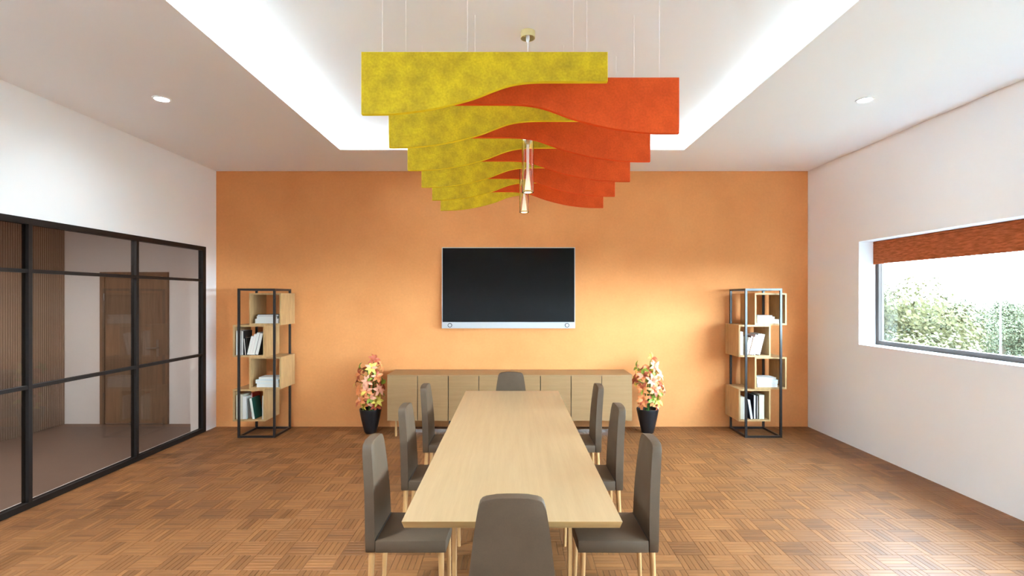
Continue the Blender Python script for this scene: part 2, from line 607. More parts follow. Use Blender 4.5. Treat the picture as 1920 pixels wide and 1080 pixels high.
for z in (0.32, 1.65):
    bm = bmesh.new()
    add_tube(bm, (-W2 + 0.062, -0.04, z), (-W2 + 0.062, -0.04, z + 0.1), 0.007, seg=8)
    obj('hinge', bm, 'steel', door)

# ------------------------------------------------------------------ window
win = struct(link('window_1', None, None, None, (4.065, WY0, WZ0)), 'long horizontal window with a dark frame in the right wall')
WL, WH = WY1 - WY0, WZ1 - WZ0
fb = 0.054
boxobj('frame_bar', (0, 0.06, 0, WL, 0, fb), 'window_frame_metal', win, 0.002, 1)
boxobj('frame_bar', (0, 0.06, 0, WL, WH - fb, WH), 'window_frame_metal', win, 0.002, 1)
boxobj('frame_bar', (0, 0.06, 0, fb, fb, WH - fb), 'window_frame_metal', win, 0.002, 1)
boxobj('frame_bar', (0, 0.06, WL - fb, WL, fb, WH - fb), 'window_frame_metal', win, 0.002, 1)
boxobj('mullion', (0, 0.06, WL / 2 - 0.02, WL / 2 + 0.02, fb, WH - fb), 'window_frame_metal', win, 0.002, 1)
for a, b2 in ((fb, WL / 2 - 0.02), (WL / 2 + 0.02, WL - fb)):
    bm = bmesh.new()
    add_box(bm, 0.027, 0.033, a, b2, fb, WH - fb)
    obj('window_pane', bm, 'window_glass', win, smooth=False)
bm = bmesh.new()
boxobj('window_sill', (-0.185, 0.0, 0.0, WL, -0.001, 0.008), 'reveal_paint', win)
boxobj('window_reveal', (-0.1845, 0.0, WL - 0.004, WL - 0.0005, 0.008, WH - 0.002), 'reveal_paint', win)
blind = thing('roller_blind', 'rolled down brown fabric blind across the top of the window', 'blind', (4.035, WY0 + 0.012, 2.065))
bm = bmesh.new()
nseg = 40
for s_ in range(1):
    add_box(bm, 0, 0.012, 0, WL - 0.024, 0, WZ1 - 2.065 - 0.03)
bevel_all(bm, 0.003, 2)
obj('fabric', bm, 'blind_fabric', blind)
bm = bmesh.new()
add_tube(bm, (0.012, 0, WZ1 - 2.065 - 0.016), (0.012, WL - 0.024, WZ1 - 2.065 - 0.016), 0.0145, seg=14)
obj('roller', bm, 'blind_fabric', blind)

# ------------------------------------------------------------------ lights of the room
def led(name, label, d, m_):
    tag(boxobj(name, d, m_), label, 'light strip', 'hidden strips in the ceiling recess')
z = CEIL + t
led('cove_light', 'bright light strip in the left side of the ceiling recess', (CX0 - 0.10, CX0 - 0.08, CY0, CY1, z, z + 0.012), 'led_left')
led('cove_light', 'light strip in the far side of the ceiling recess above the orange wall', (CX0 + 0.05, CX1 - 0.05, CY1 + 0.08, CY1 + 0.10, z, z + 0.012), 'led_back')
led('cove_light', 'faint light strip in the right side of the ceiling recess', (CX1 + 0.08, CX1 + 0.10, CY0, CY1, z, z + 0.012), 'led_right')

def downlight(x, y, watts, label):
    t_ = thing('downlight', label, 'ceiling light', (x, y, CEIL), 0, 'recessed ceiling spots')
    bm = bmesh.new()
    add_lathe(bm, [(0.052, 0.0), (0.070, 0.0), (0.068, -0.006), (0.056, -0.008), (0.052, -0.004)], 28)
    obj('trim_ring', bm, 'reveal_paint', t_)
    bm = bmesh.new()
    add_lathe(bm, [(0.0, -0.003), (0.053, -0.003), (0.053, 0.0), (0.0, 0.0)], 28)
    obj('lens', bm, 'lamp_white', t_)
    ld = bpy.data.lights.new('downlight_beam', 'SPOT')
    ld.energy = watts
    ld.spot_size = math.radians(165)
    ld.spot_blend = 1.0
    ld.shadow_soft_size = 0.05
    ld.color = (0.71, 0.895, 1.0)
    lo = bpy.data.objects.new('downlight_beam', ld)
    COL.objects.link(lo)
    lo.parent = t_
    lo.location = (0, 0, -0.02)
downlight(-2.915, 4.26, FRONT_LEFT_W, 'small round recessed spot above the glass partition')
downlight(2.95, 4.28, FRONT_RIGHT_W, 'small round recessed spot above the window wall')
downlight(-2.6, 1.2, FILL_LEFT_W, 'added unseen fill spot in the left ceiling border above the viewer')  # this spot and the next are added out of view to brighten the room
downlight(2.6, 1.2, FILL_RIGHT_W, 'added unseen fill spot in the right ceiling border above the viewer')

def corridor_fill_lamp(y):
    t_ = thing('corridor_fill_lamp', 'added round fill lamp, out of view on the corridor ceiling behind the glass', 'ceiling light', (-5.0, y, 2.6), 0, 'added corridor lamps')
    bm = bmesh.new()
    add_lathe(bm, [(0.0, -0.02), (0.13, -0.02), (0.14, -0.01), (0.14, 0.0), (0.0, 0.0)], 24)
    obj('diffuser', bm, 'corridor_white', t_)
corridor_fill_lamp(4.3)  # lamp added out of view to brighten the corridor

# ------------------------------------------------------------------ pendants
def pendant(x, y, label):
    p = thing('pendant_lamp', label, 'pendant lamp', (x, y, UPPER), 0, 'glass tube pendants above the table')
    bm = bmesh.new()
    add_lathe(bm, [(0.0, 0.0), (0.049, 0.0), (0.049, -0.043), (0.045, -0.043), (0.045, -0.012), (0.0, -0.012)], 28)
    obj('ceiling_rose', bm, 'gold_paint', p)
    bm = bmesh.new()
    add_lathe(bm, [(0.0, -0.012), (0.012, -0.012), (0.012, -0.05), (0.006, -0.075), (0.0, -0.075)], 14)
    obj('cord_grip', bm, 'white_cord', p)
    top, bot = 2.83 - UPPER, 2.40 - UPPER
    bm = bmesh.new()
    add_tube(bm, (0, 0, -0.06), (0, 0, top + 0.02), 0.0024, seg=8)
    obj('cord', bm, 'white_cord', p)
    bm = bmesh.new()
    add_lathe(bm, [(0.0, top + 0.03), (0.018, top + 0.03), (0.040, top + 0.012), (0.040, top), (0.0, top)], 28)
    obj('cap', bm, 'gold_metal', p)
    bm = bmesh.new()                               # thick-walled clear tube
    add_lathe(bm, [(0.040, top), (0.040, bot), (0.033, bot), (0.033, top), (0.040, top)], 32)
    obj('glass_tube', bm, 'tube_glass', p)
    bm = bmesh.new()
    add_lathe(bm, [(0.0, top), (0.016, top), (0.016, top - 0.10), (0.011, top - 0.11), (0.0, top - 0.11)], 20)
    obj('lamp_holder', bm, 'gold_metal', p)
    bm = bmesh.new()                               # slender clear light guide with a cone end
    add_lathe(bm, [(0.0, top - 0.11), (0.010, top - 0.11), (0.009, bot + 0.13), (0.022, bot + 0.012), (0.0, bot + 0.012)], 24)
    obj('light_guide', bm, 'lit_guide', p)
    bm = bmesh.new()
    add_lathe(bm, [(0.022, bot), (0.0328, bot), (0.0328, bot + 0.010), (0.022, bot + 0.010), (0.022, bot)], 32)
    obj('base_ring', bm, 'gold_metal', p)
    bm = bmesh.new()
    add_lathe(bm, [(0.0, bot + 0.002), (0.0215, bot + 0.002), (0.0215, bot + 0.009), (0.0, bot + 0.009)], 24)
    obj('light_disc', bm, 'lamp_warm', p)
    ld = bpy.data.lights.new('pendant_beam', 'SPOT')
    ld.energy = PENDANT_W
    ld.spot_size = math.radians(110)
    ld.spot_blend = 0.9
    ld.shadow_soft_size = 0.03
    ld.color = (1.0, 0.96, 0.90)
    lo = bpy.data.objects.new('pendant_beam', ld)
    COL.objects.link(lo)
    lo.parent = p
    lo.location = (0, 0, bot - 0.01)
pendant(0.106, 3.43, 'clear glass tube pendant nearer the viewer with a gold ceiling rose')
pendant(0.101, 4.235, 'clear glass tube pendant farther back hanging lower in the picture')

# ------------------------------------------------------------------ felt baffles
PW = 1.202
CURVE = [(0, 1), (.113, .993), (.2, .961), (.3, .90), (.391, .814), (.467, .727), (.528, .632), (.59, .545),
         (.651, .497), (.712, .478), (.795, .475), (1, .475)]
def smooth_curve(s):
    for (a, ta), (b2, tb) in zip(CURVE[:-1], CURVE[1:]):
        if s <= b2:
            i = CURVE.index((a, ta))
            p0 = CURVE[max(i - 1, 0)]; p3 = CURVE[min(i + 2, len(CURVE) - 1)]
            h = b2 - a
            m0 = (tb - p0[1]) / (b2 - p0[0]); m1 = (p3[1] - ta) / (p3[0] - a)
            u = (s - a) / h
            return ((2*u**3 - 3*u*u + 1) * ta + (u**3 - 2*u*u + u) * h * m0 +
                    (-2*u**3 + 3*u*u) * tb + (u**3 - u*u) * h * m1)
    return CURVE[-1][1]
def baffle_mesh(height, mirror):
    n_ = 48
    pts = [(i / n_ * PW, -height * smooth_curve(i / n_)) for i in range(n_ + 1)]
    pts = pts + [(PW, 0.0), (0.0, 0.0)]
    if mirror:
        pts = [(PW - u, z) for u, z in pts][::-1]
    bm = bmesh.new()
    f1, f2 = add_prism(bm, pts, 0.026)
    es = [e for e in bm.edges if (f1 in e.link_faces) != (f2 in e.link_faces)]
    bmesh.ops.bevel(bm, geom=es, offset=0.002, segments=1, affect='EDGES')
    me = finish(bm, True, 30)
    for nm in (('red_felt', 'red_felt_edge_lit') if mirror else ('yellow_felt', 'yellow_felt_edge_lit')):
        me.materials.append(MATS[nm])
    for p_ in me.polygons:                        # edge coloured brighter, painting in the light bounced up from below
        if abs(p_.normal.y) < 0.9:
            p_.material_index = 1
    return me
order = ['nearest', 'second', 'third', 'fourth', 'fifth', 'farthest']
wire_me = {}
def baffle(col, me, x, y, z, label):
    p = thing('acoustic_baffle', label, 'ceiling baffle', (x, y, z), 0, 'hanging felt baffles')
    link('felt_panel', me, None, p)
    for wx in (0.10, PW - 0.10):
        ln = UPPER - z
        if round(ln, 3) not in wire_me:
            bm = bmesh.new()
            add_tube(bm, (0, 0, 0), (0, 0, ln), 0.0009, seg=6)
            wire_me[round(ln, 3)] = finish(bm)
            wire_me[round(ln, 3)].materials.append(MATS['wire_steel'])
        link('suspension_wire', wire_me[round(ln, 3)], None, p, (wx, 0.013, 0))
ym = baffle_mesh(0.304, False)
rm = baffle_mesh(0.290, True)
for i in range(6):
    baffle('y', ym, -0.735, 2.496 + 0.5539 * i, 2.896,
           '%s yellow felt baffle hanging from the ceiling with a wavy lower edge' % order[i])
for i in range(5):
    nm = ['nearest', 'second', 'third', 'fourth', 'farthest'][i]
    baffle('r', rm, 0.869 - PW, 2.659 + 0.5539 * i, 2.841,
           '%s orange-red felt baffle hanging from the ceiling with a wavy lower edge' % nm)

# ------------------------------------------------------------------ table
TY0, TY1, TZ = 2.143, 5.135, 0.76
table = thing('dining_table', 'long light wooden conference table in the middle of the room', 'table', (0, (TY0 + TY1) / 2, 0))
TL = (TY1 - TY0) / 2
bm = bmesh.new()
hw = 0.4635
v = add_box(bm, -hw, hw, -TL, TL, TZ - 0.029, TZ)
for q in v[:4]:
    q.co.x -= math.copysign(0.010, q.co.x)
    q.co.y -= math.copysign(0.006, q.co.y)
top_o = obj('tabletop', bm, 'table_wood', table, smooth=False)
top_o.data.materials.append(MATS['table_edge_wood'])
for p in top_o.data.polygons:
    if abs(p.normal.z) < 0.9:
        p.material_index = 1
top_o.modifiers.new('bevel', 'BEVEL').width = 0.0012
for sx in (-1, 1):
    for sy in (-1, 1):
        bm = bmesh.new()
        cx, cy = sx * 0.262, sy * (TL - 0.19)
        add_box(bm, cx - 0.008, cx + 0.008, cy - 0.025, cy + 0.025, 0.0, TZ - 0.045)
        bevel_all(bm, 0.002, 1)
        obj('leg', bm, 'leg_wood', table)
for sy in (-1, 1):
    boxobj('apron', (-0.285, 0.285, sy * (TL - 0.19) - 0.03, sy * (TL - 0.19) + 0.03, TZ - 0.045, TZ - 0.0292), 'leg_wood', table, 0.002, 1)

# ------------------------------------------------------------------ chairs
def make_chair(label):
    """local frame: chair faces +y, origin on the floor under the seat's middle (x across)."""
    c = thing('dining_chair', label, 'chair', (0, 0, 0), 0, 'chairs around the table')
    SB, ST = 0.386, 0.4495
    # backrest: rear face at y=-0.20, thickness 0.05; outline narrows to an arched top
    half = [(0.168, SB), (0.177, SB + 0.012), (0.178, 0.46), (0.173, 0.54), (0.1655, 0.63), (0.157, 0.70), (0.149, 0.77),
            (0.139, 0.84), (0.131, 0.885), (0.124, 0.910), (0.114, 0.922), (0.098, 0.9285), (0.06, 0.9335), (0.02, 0.935)]
    pts = half + [(-u, z_) for u, z_ in half[::-1]]
    bm = bmesh.new()
    f1, f2 = add_prism(bm, pts, 0.049)
    es = [e for e in bm.edges if (f1 in e.link_faces) != (f2 in e.link_faces)]
    bmesh.ops.bevel(bm, geom=es, offset=0.004, segments=2, affect='EDGES', profile=0.5)
    for v_ in bm.verts:                         # slight recline that grows towards the top
        h_ = max(0.0, v_.co.z - 0.45)
        v_.co.y += -0.207 - 0.12 * h_ * h_ - 0.012 * h_
    obj('backrest', bm, 'chair_leather', c)
    bm = bmesh.new()
    n_ = 10
    add_box(bm, -0.178, 0.178, -0.156, 0.2065, SB + 0.001, ST)
    bmesh.ops.subdivide_edges(bm, edges=bm.edges[:], cuts=1)
    for v_ in bm.verts:
        if v_.co.y > 0.2:
            v_.co.x *= 0.985
        if abs(v_.co.x) < 0.01 and v_.co.y > 0.2:
            v_.co.y += 0.006
        if v_.co.z > ST - 0.001 and abs(v_.co.x) < 0.1 and -0.1 < v_.co.y < 0.15:
            v_.co.z += 0.006
    bevel_all(bm, 0.006, 2, 40)
    obj('seat', bm, 'chair_leather', c)
    bm = bmesh.new()
    add_box(bm, -0.170, 0.170, -0.157, -0.1525, SB + 0.004, ST + 0.003)
    obj('seam', bm, 'seam_dark', c)
    for sx in (-1, 1):
        bm = bmesh.new()
        add_tube(bm, (sx * 0.148, 0.178, SB + 0.004), (sx * 0.152, 0.186, 0), 0.0155, 0.010, 12)
        obj('leg', bm, 'leg_wood', c)
        bm = bmesh.new()
        add_tube(bm, (sx * 0.150, -0.178, SB + 0.004), (sx * 0.154, -0.196, 0), 0.0165, 0.010, 12)
        obj('leg', bm, 'leg_wood', c)
    return c

spots = [
    (-0.546, 2.801, -math.pi / 2, 'brown leather chair on the left side of the table, nearest the viewer'),
    (-0.546, 3.647, -math.pi / 2, 'brown leather chair in the middle of the left side of the table'),
    (-0.546, 4.492, -math.pi / 2, 'brown leather chair on the left side of the table, nearest the sideboards'),
    (0.546, 2.801, math.pi / 2, 'brown leather chair on the right side of the table, nearest the viewer'),
    (0.546, 3.647, math.pi / 2, 'brown leather chair in the middle of the right side of the table'),
    (0.546, 4.492, math.pi / 2, 'brown leather chair on the right side of the table, nearest the sideboards'),
    (0.0, 2.187, 0.0, 'brown leather chair at the near end of the table seen from behind'),
    (-0.012, 5.012, math.pi, 'brown leather chair at the far end of the table, half hidden behind it'),
]
proto = make_chair(spots[0][3])
for i, (x, y, a, lb) in enumerate(spots):
    c = proto if i == 0 else copy_tree(proto)
    c.location = (x, y, 0)
    c.rotation_euler = (0, 0, a)
    c['label'] = lb

# ------------------------------------------------------------------ sideboards
def sideboard(x0, label):
    w, y0, y1, z0, z1 = 1.491, 6.226, 6.70, 0.195, 0.753
    s = thing('sideboard', label, 'sideboard', (x0 + w / 2, (y0 + y1) / 2, 0), 0, 'sideboards under the television')
    h, d = w / 2, (y1 - y0) / 2
    bm = bmesh.new()
    add_box(bm, -h, h, -d + 0.02, d, z0, z1 - 0.012)
    obj('body', bm, 'sideboard_wood', s)
    boxobj('door_gap_shade', (-h + 0.004, h - 0.004, -d + 0.0196, -d + 0.0199, z0 + 0.004, z1 - 0.016), 'seam_dark', s)  # dark sheet behind the doors, painted shade for the gaps
    boxobj('top_board', (-h, h, -d, d, z1 - 0.012, z1), 'sideboard_wood', s, 0.001, 1)
    dw = w / 4
    for i in range(4):
        boxobj('door', (-h + i * dw + 0.0045, -h + (i + 1) * dw - 0.0045, -d, -d + 0.0195, z0, z1 - 0.0135), 'sideboard_wood', s, 0.001, 1)
    for sx in (-1, 1):
        for yy in (-d + 0.03, d - 0.05):
            boxobj('leg', (sx * (h - 0.105) - 0.011, sx * (h - 0.105) + 0.011, yy - 0.011, yy + 0.011, 0, z0), 'leg_wood', s, 0.001, 1)
    boxobj('base_rail', (-h + 0.12, h - 0.12, -0.02, 0.005, 0.0, 0.04), 'steel', s, 0.001, 1)
    boxobj('base_rail_post', (-0.02, 0.02, -0.02, 0.005, 0.0402, z0), 'shelf_metal', s, 0.001, 1)
    return s
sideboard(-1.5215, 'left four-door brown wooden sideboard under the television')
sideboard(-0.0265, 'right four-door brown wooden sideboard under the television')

# ------------------------------------------------------------------ television
TVW, TVY = 1.733, 6.66
tv = thing('television', 'wall-mounted black television with a silver speaker bar and two dials', 'television', (-0.0455, TVY, 1.294))
H_ = 1.053
bm = bmesh.new()
add_box(bm, -TVW / 2, TVW / 2, 0.006, 0.045, 0.0, H_)
obj('housing', bm, 'tv_silver', tv)
b_ = 0.009
bm = bmesh.new()
add_box(bm, -TVW / 2, -TVW / 2 + b_, -0.003, 0.006, 0.08, H_)
add_box(bm, TVW / 2 - b_, TVW / 2, -0.003, 0.006, 0.08, H_)
add_box(bm, -TVW / 2 + b_, TVW / 2 - b_, -0.003, 0.006, H_ - b_, H_)
obj('bezel', bm, 'tv_silver', tv)
boxobj('screen', (-TVW / 2 + b_, TVW / 2 - b_, 0.0, 0.0059, 0.081, H_ - b_), 'tv_black', tv)
bar = boxobj('speaker_bar', (-TVW / 2, TVW / 2, -0.006, 0.0059, 0.0, 0.08), 'tv_silver', tv, 0.002, 1)
boxobj('mount', (-0.3, 0.3, 0.045, BACK - TVY - 0.0005, 0.3, 0.8), 'tv_black', tv)
for sx, a in ((-0.761, 2.4), (0.761, 0.5)):
    bm = bmesh.new()
    add_lathe(bm, [(0.0, 0.0), (0.028, 0.0), (0.028, 0.010), (0.021, 0.010), (0.021, 0.006), (0.0, 0.006)], 28)
    dl = obj('dial', bm, 'dial_dark', bar, (sx, -0.006, 0.040), (math.pi / 2, 0, 0))
    bm = bmesh.new()
    add_lathe(bm, [(0.0, 0.0061), (0.0205, 0.0061), (0.0205, 0.009), (0.0, 0.009)], 28)
    obj('dial_face', bm, 'dial_white', bar, (sx, -0.006, 0.040), (math.pi / 2, 0, 0))
    bm = bmesh.new()
    add_box(bm, -0.0012, 0.0012, 0.0, 0.011, 0.0091, 0.0102)
    add_box(bm, 0.0, 0.009, -0.0012, 0.0012, 0.0091, 0.0102)
    obj('dial_mark', bm, 'dial_dark', bar, (sx, -0.006, 0.040), (math.pi / 2, 0, 0))

# ------------------------------------------------------------------ bookshelves and books
def bookshelf(fx0, fx1, bx_odd, bx_even, label):
    """black frame from fx0 to fx1; boxes 0.39 wide start at bx_odd (1st, 3rd) and bx_even (2nd, 4th)."""
    y0, y1, ht, p = 6.18, 6.634, 1.803, 0.024
    cx = (fx0 + fx1) / 2
    s = thing('bookshelf', label, 'bookshelf', (cx, (y0 + y1) / 2, 0), 0, 'open box shelves beside the orange wall')
    a, b2, c, d = fx0 - cx, fx1 - cx, -(y1 - y0) / 2, (y1 - y0) / 2
    for x in (a, b2 - p):
        for y in (c, d - p):
            boxobj('post', (x, x + p, y, y + p, p, ht - p), 'shelf_metal', s, 0.0015, 1)
    for zz in (0.0, ht - p):
        for y in (c, d - p):
            boxobj('frame_rail', (a, b2, y, y + p, zz, zz + p), 'shelf_metal', s, 0.0015, 1)
        for x in (a, b2 - p):
            boxobj('frame_rail', (x, x + p, c + p, d - p, zz, zz + p), 'shelf_metal', s, 0.0015, 1)
    zs = [1.358, 0.968, 0.577, 0.183]
    for i, z0 in enumerate(zs):
        x0 = (bx_odd if i % 2 == 0 else bx_even) - cx
        w, hh, th = 0.39, 0.3905, 0.02
        f, g = 6.250 - (y0 + y1) / 2, 6.645 - (y0 + y1) / 2
        bm = bmesh.new()
        ou = [(x0, z0), (x0 + w, z0), (x0 + w, z0 + hh), (x0, z0 + hh)]
        inn = [(x0 + th, z0 + th), (x0 + w - th, z0 + th), (x0 + w - th, z0 + hh - th), (x0 + th, z0 + hh - th)]
        V = [[bm.verts.new((u, y, z_)) for u, z_ in ring] for ring, y in ((ou, f), (inn, f), (ou, g), (inn, g))]
        for q in range(4):
            r_ = (q + 1) % 4
            bm.faces.new((V[0][q], V[0][r_], V[1][r_], V[1][q]))
            bm.faces.new((V[2][q], V[3][q], V[3][r_], V[2][r_]))
            bm.faces.new((V[0][q], V[2][q], V[2][r_], V[0][r_]))
            bm.faces.new((V[1][q], V[1][r_], V[3][r_], V[3][q]))
        bevel_all(bm, 0.001, 1)
        obj('shelf_box', bm, 'shelf_wood', s)
    return s
bookshelf(-3.315, -2.861, -3.208, -3.408, 'black framed bookshelf of wooden boxes beside the glass partition')
bookshelf(2.817, 3.262, 2.964, 2.768, 'black framed bookshelf of wooden boxes beside the window wall')

def book_mesh(t_, dep, h, cover, flip=False):
    """upright book: thickness along x, depth along y, fore-edge towards -y; returns (cover mesh, page mesh)."""
    c = min(0.003, t_ * 0.18)
    bm = bmesh.new()
    add_box(bm, 0, c, 0, dep, 0, h)
    add_box(bm, t_ - c, t_, 0, dep, 0, h)
    if flip:
        add_box(bm, c, t_ - c, 0, c, 0, h)
    else:
        add_box(bm, c, t_ - c, dep - c, dep, 0, h)
    m1 = finish(bm, False)
    m1.materials.append(MATS[cover])
    bm = bmesh.new()
    if flip:
        add_box(bm, c, t_ - c, c, dep - 0.004, 0.003, h - 0.003)
    else:
        add_box(bm, c, t_ - c, 0.002, dep - c, 0.003, h - 0.003)
    m2 = finish(bm, False)
    m2.materials.append(MATS['page_cream' if cover == 'cover_cream' else 'paper_white'])
    return m1, m2

YF = 6.262
def book(x, z0, t_, h, cover, label, dep=0.21, lean=0.0, y=YF, flip=False, group=None, mark=None):
    b0 = thing('book', label, 'book', (x, y, z0 + (t_ * math.sin(lean) if lean > 0 else 0.0)), 0, group)
    b0.rotation_euler = (0, lean, 0)
    m1, m2 = book_mesh(t_, dep, h, cover, flip)
    link('cover', m1, None, b0)
    link('pages', m2, None, b0)
    if mark:
        kind, side = mark
        bm = bmesh.new()
        if kind == 'ring':
            for i in range(20):
                a0, a1 = 2 * math.pi * i / 20, 2 * math.pi * (i + 1) / 20
                q = [bm.verts.new((0, math.cos(a) * r_, math.sin(a) * r_)) for a, r_ in ((a0, 0.022), (a1, 0.022), (a1, 0.017), (a0, 0.017))]
                bm.faces.new(q)
        elif kind == 'flower':
            for i in range(6):
                a0 = math.pi * i / 3
                q = [bm.verts.new((0, math.cos(a) * r_, math.sin(a) * r_)) for a, r_ in
                     ((a0, 0.004), (a0 + 0.35, 0.016), (a0, 0.024), (a0 - 0.35, 0.016))]
                bm.faces.new(q)
        elif kind == 'line':
            for zz0, zz1, yy0, yy1 in ((-0.10, 0.10, -0.004, 0.0), (0.096, 0.10, 0.0, 0.09)):
                bm.faces.new([bm.verts.new(p) for p in ((0, yy0, zz0), (0, yy1, zz0), (0, yy1, zz1), (0, yy0, zz1))])
        obj('cover_emblem', bm, 'mark_copper' if kind == 'flower' else 'mark_pale', b0,
            (t_ + 0.0006, dep * (0.35 if kind != 'line' else 0.2), h * (0.72 if kind == 'flower' else 0.42 if kind == 'ring' else 0.55)), smooth=False)
    return b0

def flat_book(x, z, w, t_, cover, label, dep=0.22, y=YF, rz=0.0):
    """lying book: fore-edge to the viewer."""
    b0 = thing('book', label, 'book', (x, y, z), rz)
    m1, m2 = book_mesh(t_, dep, w, cover)
    # turn the upright book onto its side: its height runs along x, its thickness along z
    R = Matrix(((0, 0, 1), (0, 1, 0), (-1, 0, 0))).to_4x4()
    for m_ in (m1, m2):
        m_.transform(Matrix.Translation((0, 0, t_)) @ R)
    link('cover', m1, None, b0)
    link('pages', m2, None, b0)
    return b0

def lean_right(x, z0, th, rows):
    s, c, tn_ = math.sin(th), math.cos(th), math.tan(th)
    first = True
    prev = 0
    for t_, h, cover, label, kw in rows:
        x = x if first else x + prev * c + t_ * s * tn_ + 0.0015
        first = False
        book(x, z0, t_, h, cover, label, lean=th, **kw)
        prev = t_
E = 0.0006
# left shelf, top box
z = 1.378 + E
flat_book(-3.145, z, 0.29, 0.054, 'cover_white', 'thick white book, lowest of the pile in the left shelf top box')
flat_book(-3.125, z + 0.0546, 0.25, 0.033, 'cover_white', 'white book in the middle of the pile in the left shelf top box', dep=0.20)
flat_book(-3.115, z + 0.0882, 0.26, 0.020, 'cover_black', 'black book on top of the pile in the left shelf top box', dep=0.20)
# left shelf, second box
z = 0.988 + E
book(-3.372, z, 0.060, 0.300, 'cover_white', 'thick white upright book at the left end of the left shelf second box')
book(-3.3105, z, 0.026, 0.296, 'cover_black', 'black upright book with a copper flower emblem in the left shelf', mark=('flower', 1))
book(-3.267, z, 0.016, 0.205, 'cover_black', 'short black book with pale page edge beside the flower emblem book', lean=-math.radians(5), mark=('line', 1))
lean_right(-3.242, z, math.radians(13), [
    (0.030, 0.235, 'cover_white', 'shortest white leaning book in the left shelf second box', {}),
    (0.027, 0.262, 'cover_pink', 'pale pink leaning book in the left shelf second box', {}),
    (0.033, 0.280, 'cover_white', 'tall white leaning book right of the pale pink one', {}),
    (0.042, 0.272, 'cover_black', 'white-paged leaning book with black covers against the box side', {}),
])
# left shelf, third box
z = 0.597 + E
flat_book(-3.125, z, 0.272, 0.047, 'cover_white', 'white book, lowest of the pile in the left shelf third box')
flat_book(-3.140, z + 0.0476, 0.285, 0.042, 'cover_blue', 'light blue book in the middle of the left shelf third box pile', dep=0.21)
flat_book(-3.105, z + 0.0902, 0.262, 0.030, 'cover_white', 'white book slightly turned on the light blue book in the left shelf', dep=0.19, rz=0.05, y=YF + 0.01)
# left shelf, bottom box
z = 0.203 + E
book(-3.372, z, 0.036, 0.295, 'cover_cream', 'cream upright book against the left side of the left shelf bottom box')
book(-3.334, z, 0.040, 0.304, 'cover_cream', 'thick cream upright book beside the white one in the left shelf bottom box')
book(-3.2925, z, 0.042, 0.282, 'cover_white', 'thick white upright book in the left shelf bottom box')
book(-3.249, z, 0.018, 0.302, 'cover_red', 'red covered book pushed back behind the white one in the left bottom box', y=YF + 0.11, dep=0.2)
book(-3.176, z, 0.034, 0.258, 'cover_green', 'dark green leaning book with white page edge in the left shelf bottom box', lean=-math.radians(9), dep=0.2)
book(-3.055, z, 0.012, 0.287, 'cover_white', 'thin white book against the right side of the left shelf bottom box')
# right shelf, top box
z = 1.378 + E
flat_book(2.998, z, 0.270, 0.048, 'cover_white', 'thick white book, lowest of the pile in the right shelf top box')
flat_book(2.998, z + 0.0486, 0.218, 0.032, 'cover_white', 'white book in the middle of the pile in the right shelf top box', dep=0.2)
flat_book(2.998, z + 0.0812, 0.190, 0.018, 'cover_grey', 'grey book on top of the pile in the right shelf top box', dep=0.2)
# right shelf, second box
z = 0.988 + E
book(2.790, z, 0.036, 0.288, 'cover_white', 'white upright book at the left end of the right shelf second box')
lean_right(2.842, z, math.radians(14), [
    (0.026, 0.222, 'cover_tan', 'tan leaning book behind the front post of the right shelf', {}),
    (0.028, 0.238, 'cover_maroon', 'leaning book with maroon covers in the right shelf second box', {'y': YF + 0.004}),
    (0.016, 0.228, 'cover_orange', 'thin orange leaning book in the right shelf second box', {}),
    (0.028, 0.256, 'cover_pink', 'pale pink leaning book in the right shelf second box', {}),
    (0.028, 0.268, 'cover_white', 'white leaning book right of the pale pink one in the right shelf', {}),
    (0.052, 0.262, 'cover_white', 'thickest white leaning book at the right of the right shelf second box', {}),
])
# right shelf, third box
z = 0.597 + E
flat_book(2.998, z, 0.252, 0.047, 'cover_white', 'white book, lowest of the pile in the right shelf third box')
flat_book(2.994, z + 0.0476, 0.262, 0.040, 'cover_blue', 'light blue book in the middle of the right shelf third box pile', dep=0.21)
flat_book(2.998, z + 0.0882, 0.235, 0.030, 'cover_white', 'white book on the light blue book in the right shelf third box', dep=0.19)
# right shelf, bottom box
z = 0.203 + E
book(2.793, z, 0.040, 0.275, 'cover_cream', 'cream upright book at the left end of the right shelf bottom box')
book(2.836, z, 0.042, 0.260, 'cover_white', 'white upright book beside the cream one in the right bottom box')
book(2.918, z, 0.034, 0.240, 'cover_navy', 'dark blue leaning book with white page edge in the right bottom box', lean=-math.radians(9))
book(2.966, z, 0.026, 0.292, 'cover_navy', 'tall dark blue book with a pale ring emblem in the right bottom box', dep=0.24, mark=('ring', 1), y=YF + 0.02)
book(3.002, z, 0.018, 0.285, 'cover_black', 'thin black book beside the ring emblem book in the right bottom box', y=YF + 0.02)
book(3.024, z, 0.062, 0.300, 'cover_cream', 'thick cream book at the right end of the right shelf bottom box')

